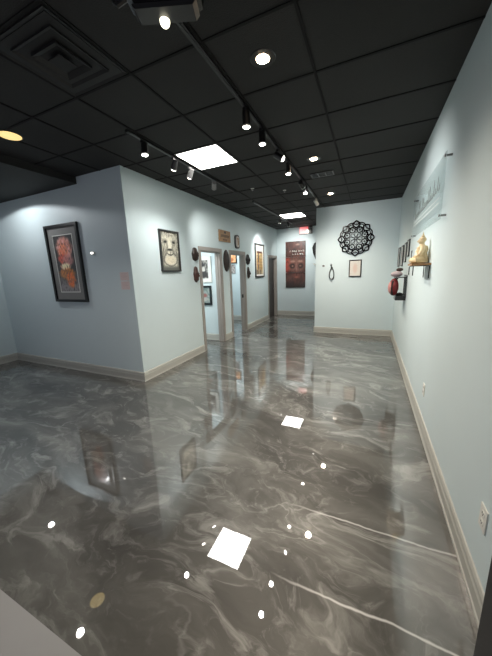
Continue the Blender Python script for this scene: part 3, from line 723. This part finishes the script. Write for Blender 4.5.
def track(xc, y0, y1, lab):
    t = thing('light_track', lab, 'light track', (xc, y0, S), 0, 'black ceiling light tracks')
    link('rail', box(box(B(), -.017, .017, 0, y1 - y0, -.02, 0), -.006, .006, .02, y1 - y0 - .02, -.024, -.02), 'black', t, bevel=.002)
    for y in (0, y1 - y0 - .03): link('end_cap', box(B(), -.019, .019, y - .002, y + .032, -.026, -.001), 'blackm', t)
track(-2.30, 2.32, 4.75, 'black light track running beside the nearest panel light')
track(-2.30, 5.60, 8.80, 'far black light track beside the corridor panel light')
track(-1.08, 1.50, 6.25, 'long black light track down the middle of the room')
def head(xc, y, d, lab, lit='lens', power=0, ang=50, shell='black', L=.108, tgt=None, drop=.064):
    t = thing('track_light', lab, 'track light', (xc, y, S - .024), 0, 'track light heads')
    link('adapter', box(B(), -.015, .015, -.04, .04, -.022, 0), shell, t, bevel=.002)
    piv = Vector((0, 0, -drop)); d = Vector(d).normalized()
    link('stem', cone(B(), (0, 0, -.022), piv + Vector((0, 0, .02)), .007, .007, 10), shell, t, smooth=True)
    a = piv - d * L * .45; e = piv + d * L * .55
    b = B(); cone(b, a, e, .034, .036, 26); link('lamp_body', b, shell, t, smooth=True)
    b = B(); cone(b, e, e + d * .010, .037, .037, 26); link('lens_ring', b, 'white' if shell != 'grey' else 'grey', t, smooth=True)
    b = B(); cone(b, e + d * .010, e + d * .014, .030, .028, 24); link('lens', b, lit, t, smooth=True)
    w = Vector((xc, y, S - .024)) + e + d * .03
    if power: spot('track_glow', w, w + d, power, ang, 1.0, (1, .975, .94), .03)
    return t
def aim(xc, y, tg): return Vector(tg) - Vector((xc, y, S - .1))
head(-2.30, 2.55, (0.02, -.05, -1), 'first black head on the near left track, pointing down', power=30, ang=75)
head(-2.30, 3.06, aim(-2.3, 3.06, (XL, 3.35, 1.7)), 'second black head on the near left track, before the panel light', power=22, ang=80)
head(-2.30, 3.40, aim(-2.3, 3.40, (XL, 3.75, 1.8)), 'grey head on the near left track beside the panel light', power=26, ang=70, shell='grey')
head(-2.30, 4.02, aim(-2.3, 4.02, (XL, 5.2, 2.0)), 'small grey head at the far end of the near left track', power=50, ang=70, shell='grey')
head(-2.30, 7.60, aim(-2.3, 7.6, (XL, 7.95, 1.9)), 'first head on the corridor track beside the far panel light', power=70, ang=85)
head(-2.30, 8.35, aim(-2.3, 8.35, (-2.4, YB, 2.0)), 'last head on the corridor track facing the poster', power=75, ang=90)
head(-1.08, 2.53, (.0, .04, -1), 'hanging black head nearest on the middle track, pointing down', power=30, ang=75, drop=.07)
head(-1.08, 2.93, (.02, .02, -1), 'second black head on the middle track, pointing down', power=30, ang=75)
head(-1.08, 3.48, aim(-1.08, 3.48, (XR, 3.65, 1.9)), 'tilted black head on the middle track aimed at the acrylic sign', power=90, ang=80)
head(-1.08, 3.93, (.03, -.05, -1), 'fourth black head on the middle track, pointing down', power=30, ang=75)
head(-1.08, 4.72, aim(-1.08, 4.72, (-.45, YF, 1.9)), 'glaring head on the middle track before the far wall', power=60, ang=80)
head(-1.08, 5.02, (.05, -.12, -1), 'sixth black head on the middle track just beyond the glaring one', power=20, ang=70)
head(-1.08, 6.05, aim(-1.08, 6.05, (-.5, YF, 1.9)), 'last white-lensed head at the end of the middle track', power=10, ang=80, shell='white')

# emergency lamp unit at the top edge of the picture
t = thing('emergency_light', 'black ceiling unit with grey panel and one round white lamp at the top edge', 'emergency light', (-1.04, 1.405, S), .38)
link('housing', prism(B(), [(-.20, 0), (.20, 0), (.19, -.055), (.15, -.075), (-.15, -.075), (-.19, -.055)], -.085, .065), 'bgloss', t, bevel=.006)
link('face_panel', prism(B(), [(-.17, -.075), (.17, -.075), (.15, -.098), (-.15, -.098)], -.02, .075), 'charc', t, bevel=.003)
b = B(); blob(b, (-.02, .058, -.100), (.027, .027, .030), 18, 12); link('lamp_lens', b, 'emer', t, smooth=True)
for x in (-.19,): link('side_arm', tube(B(), [(x, 0, -.03), (x - .06, .01, -.05), (x - .08, .02, -.03)], .014), 'black', t, smooth=True)

# air vents
t = thing('square_air_vent', 'large black square four-way ceiling vent in the upper left', 'air vent', (-1.955, 1.47, S), 0)
for k, (w, z) in enumerate(((.285, -.010), (.20, -.016), (.125, -.024))):
    b = B(); th = .035
    o = [(-w, -w), (w, -w), (w, w), (-w, w)]; i_ = [(-w + th, -w + th), (w - th, -w + th), (w - th, w - th), (-w + th, w - th)]
    A = [b.verts.new((x, y, 0 if k == 0 else z + .016)) for x, y in i_]; Bq = [b.verts.new((x, y, z)) for x, y in o]
    A2 = [b.verts.new((x, y, (0 if k == 0 else z + .016) + .0)) for x, y in o]
    for q in range(4):
        n = (q + 1) % 4; b.faces.new((A[q], A[n], Bq[n], Bq[q])); b.faces.new((Bq[q], Bq[n], A2[n], A2[q])); b.faces.new((A[q], A2[q], A2[n], A[n]))
    link('louvre_ring', b, 'blackm', t)
link('centre_plate', box(B(), -.06, .06, -.06, .06, -.030, -.022), 'blackm', t, bevel=.004)
link('neck', box(B(), -.26, .26, -.26, .26, -.006, 0), 'blackm', t)
t = thing('slot_air_vent', 'small slotted black ceiling vent near the middle recessed downlights', 'air vent', (-.75, 4.675, S), 0)
b = B()
for a in ((-.17, .17, -.10, -.085), (-.17, .17, .085, .10), (-.17, -.155, -.085, .085), (.155, .17, -.085, .085)): box(b, a[0], a[1], a[2], a[3], -.012, 0)
link('frame', b, 'charc', t)
for k in range(6): y = -.07 + k * .028; link('slat', box(B(), -.155, .155, y, y + .008, -.014, -.002), 'black', t)
for x in (-.055, .055): link('divider', box(B(), x - .006, x + .006, -.085, .085, -.016, -.002), 'charc', t)
for k, (x, y, lab) in enumerate(((-1.97, 4.80, 'tiny white ceiling sprinkler left of the middle track'), (-1.50, 5.20, 'tiny white ceiling sprinkler close to the glaring track head'))):
    t = thing('ceiling_sprinkler', lab, 'sprinkler', (x, y, S), 0)
    link('escutcheon', cone(B(), (0, 0, -.006), (0, 0, 0), .025, .032, 20), 'white', t, smooth=True)
    b = B(); cone(b, (0, 0, -.03), (0, 0, -.006), .006, .008, 10); cone(b, (0, 0, -.034), (0, 0, -.030), .016, .016, 14); link('deflector', b, 'chrome', t, smooth=True)

# exit sign
t = thing('exit_sign', 'lit red exit sign under the ceiling above the three-panel poster', 'exit sign', (-2.05, YB, 2.80), 0)
link('housing', box(B(), -.22, .22, -.06, 0, 0, .245), 'charc', t, bevel=.004)
link('lit_face', box(B(), -.21, .085, -.066, -.061, .012, .233), 'exitred', t)
cu = bpy.data.curves.new('exit_text', 'FONT'); cu.body = 'EXIT'; cu.size = .145; cu.extrude = .002; cu.align_x = 'CENTER'
tmp = bpy.data.objects.new('tmp', cu); C.objects.link(tmp); bpy.context.view_layer.update()
me = bpy.data.meshes.new_from_object(tmp.evaluated_get(bpy.context.evaluated_depsgraph_get())); bpy.data.objects.remove(tmp)
me.transform(Matrix.Rotation(PI / 2, 4, 'X')); me.materials.clear(); me.materials.append(M['exitw'])
o = bpy.data.objects.new('lettering', me); C.objects.link(o); o.parent = t; o.location = (-.062, -.069, .072); o.scale = (.78, 1, 1)
for x in (.13, .185): b = B(); blob(b, (x, -.064, .19), (.02, .018, .02), 14, 10); link('lamp', b, 'grey', t, smooth=True)
spot('exit_sign_glow', (-1.92, YB - .09, 2.93), (-2.15, YB - .02, 2.5), 5, 120, .8, (1, .97, .8))

# ------------------------------------------------------------------ room lights in the side rooms, added fill from the storefront side
area('first_room_light', (-4.1, 4.4, S - .05), .6, 42, (.95, .98, 1))
area('second_room_light', (-4.2, 7.2, S - .05), .6, 36, (.95, .98, 1))
area('storefront_fill', (-2.6, Y0 - .3, 1.6), 6.5, 12, (.95, .88, 1), (PI / 2, 0, 0), 2.2)  # unseen soft fill lamp added behind the camera

w = bpy.data.worlds.new('evening'); bpy.context.scene.world = w; w.use_nodes = True
w.node_tree.nodes['Background'].inputs[0].default_value = (.25, .30, .40, 1); w.node_tree.nodes['Background'].inputs[1].default_value = .25

# ------------------------------------------------------------------ camera
f, pitch, yaw, roll, h = 270.208, .204202, -.428292, -.0352704, 1.6066
cy, sy = math.cos(yaw), math.sin(yaw)
fw = Vector((sy * math.cos(pitch), cy * math.cos(pitch), -math.sin(pitch))); r0 = Vector((cy, -sy, 0)); u0 = r0.cross(fw)
r = r0 * math.cos(roll) + u0 * math.sin(roll); u = -r0 * math.sin(roll) + u0 * math.cos(roll)
cam = bpy.data.cameras.new('camera'); co = bpy.data.objects.new('camera', cam); C.objects.link(co)
mw = Matrix.Identity(4)
for i in range(3): mw[i][0], mw[i][1], mw[i][2] = r[i], u[i], -fw[i]
mw.translation = Vector((0, 0, h)); co.matrix_world = mw
cam.sensor_width = 36; cam.lens = 36 * f / 656; cam.clip_start = .03
sc = bpy.context.scene; sc.camera = co
sc.view_settings.view_transform = 'Standard'; sc.view_settings.look = 'None'; sc.view_settings.gamma = 1; sc.view_settings.use_curve_mapping = False
sc.view_settings.exposure = .62
sc.cycles.max_bounces = 10; sc.cycles.diffuse_bounces = 5; sc.cycles.caustics_reflective = False; sc.cycles.sample_clamp_indirect = 4
sc.cycles.use_denoising = True
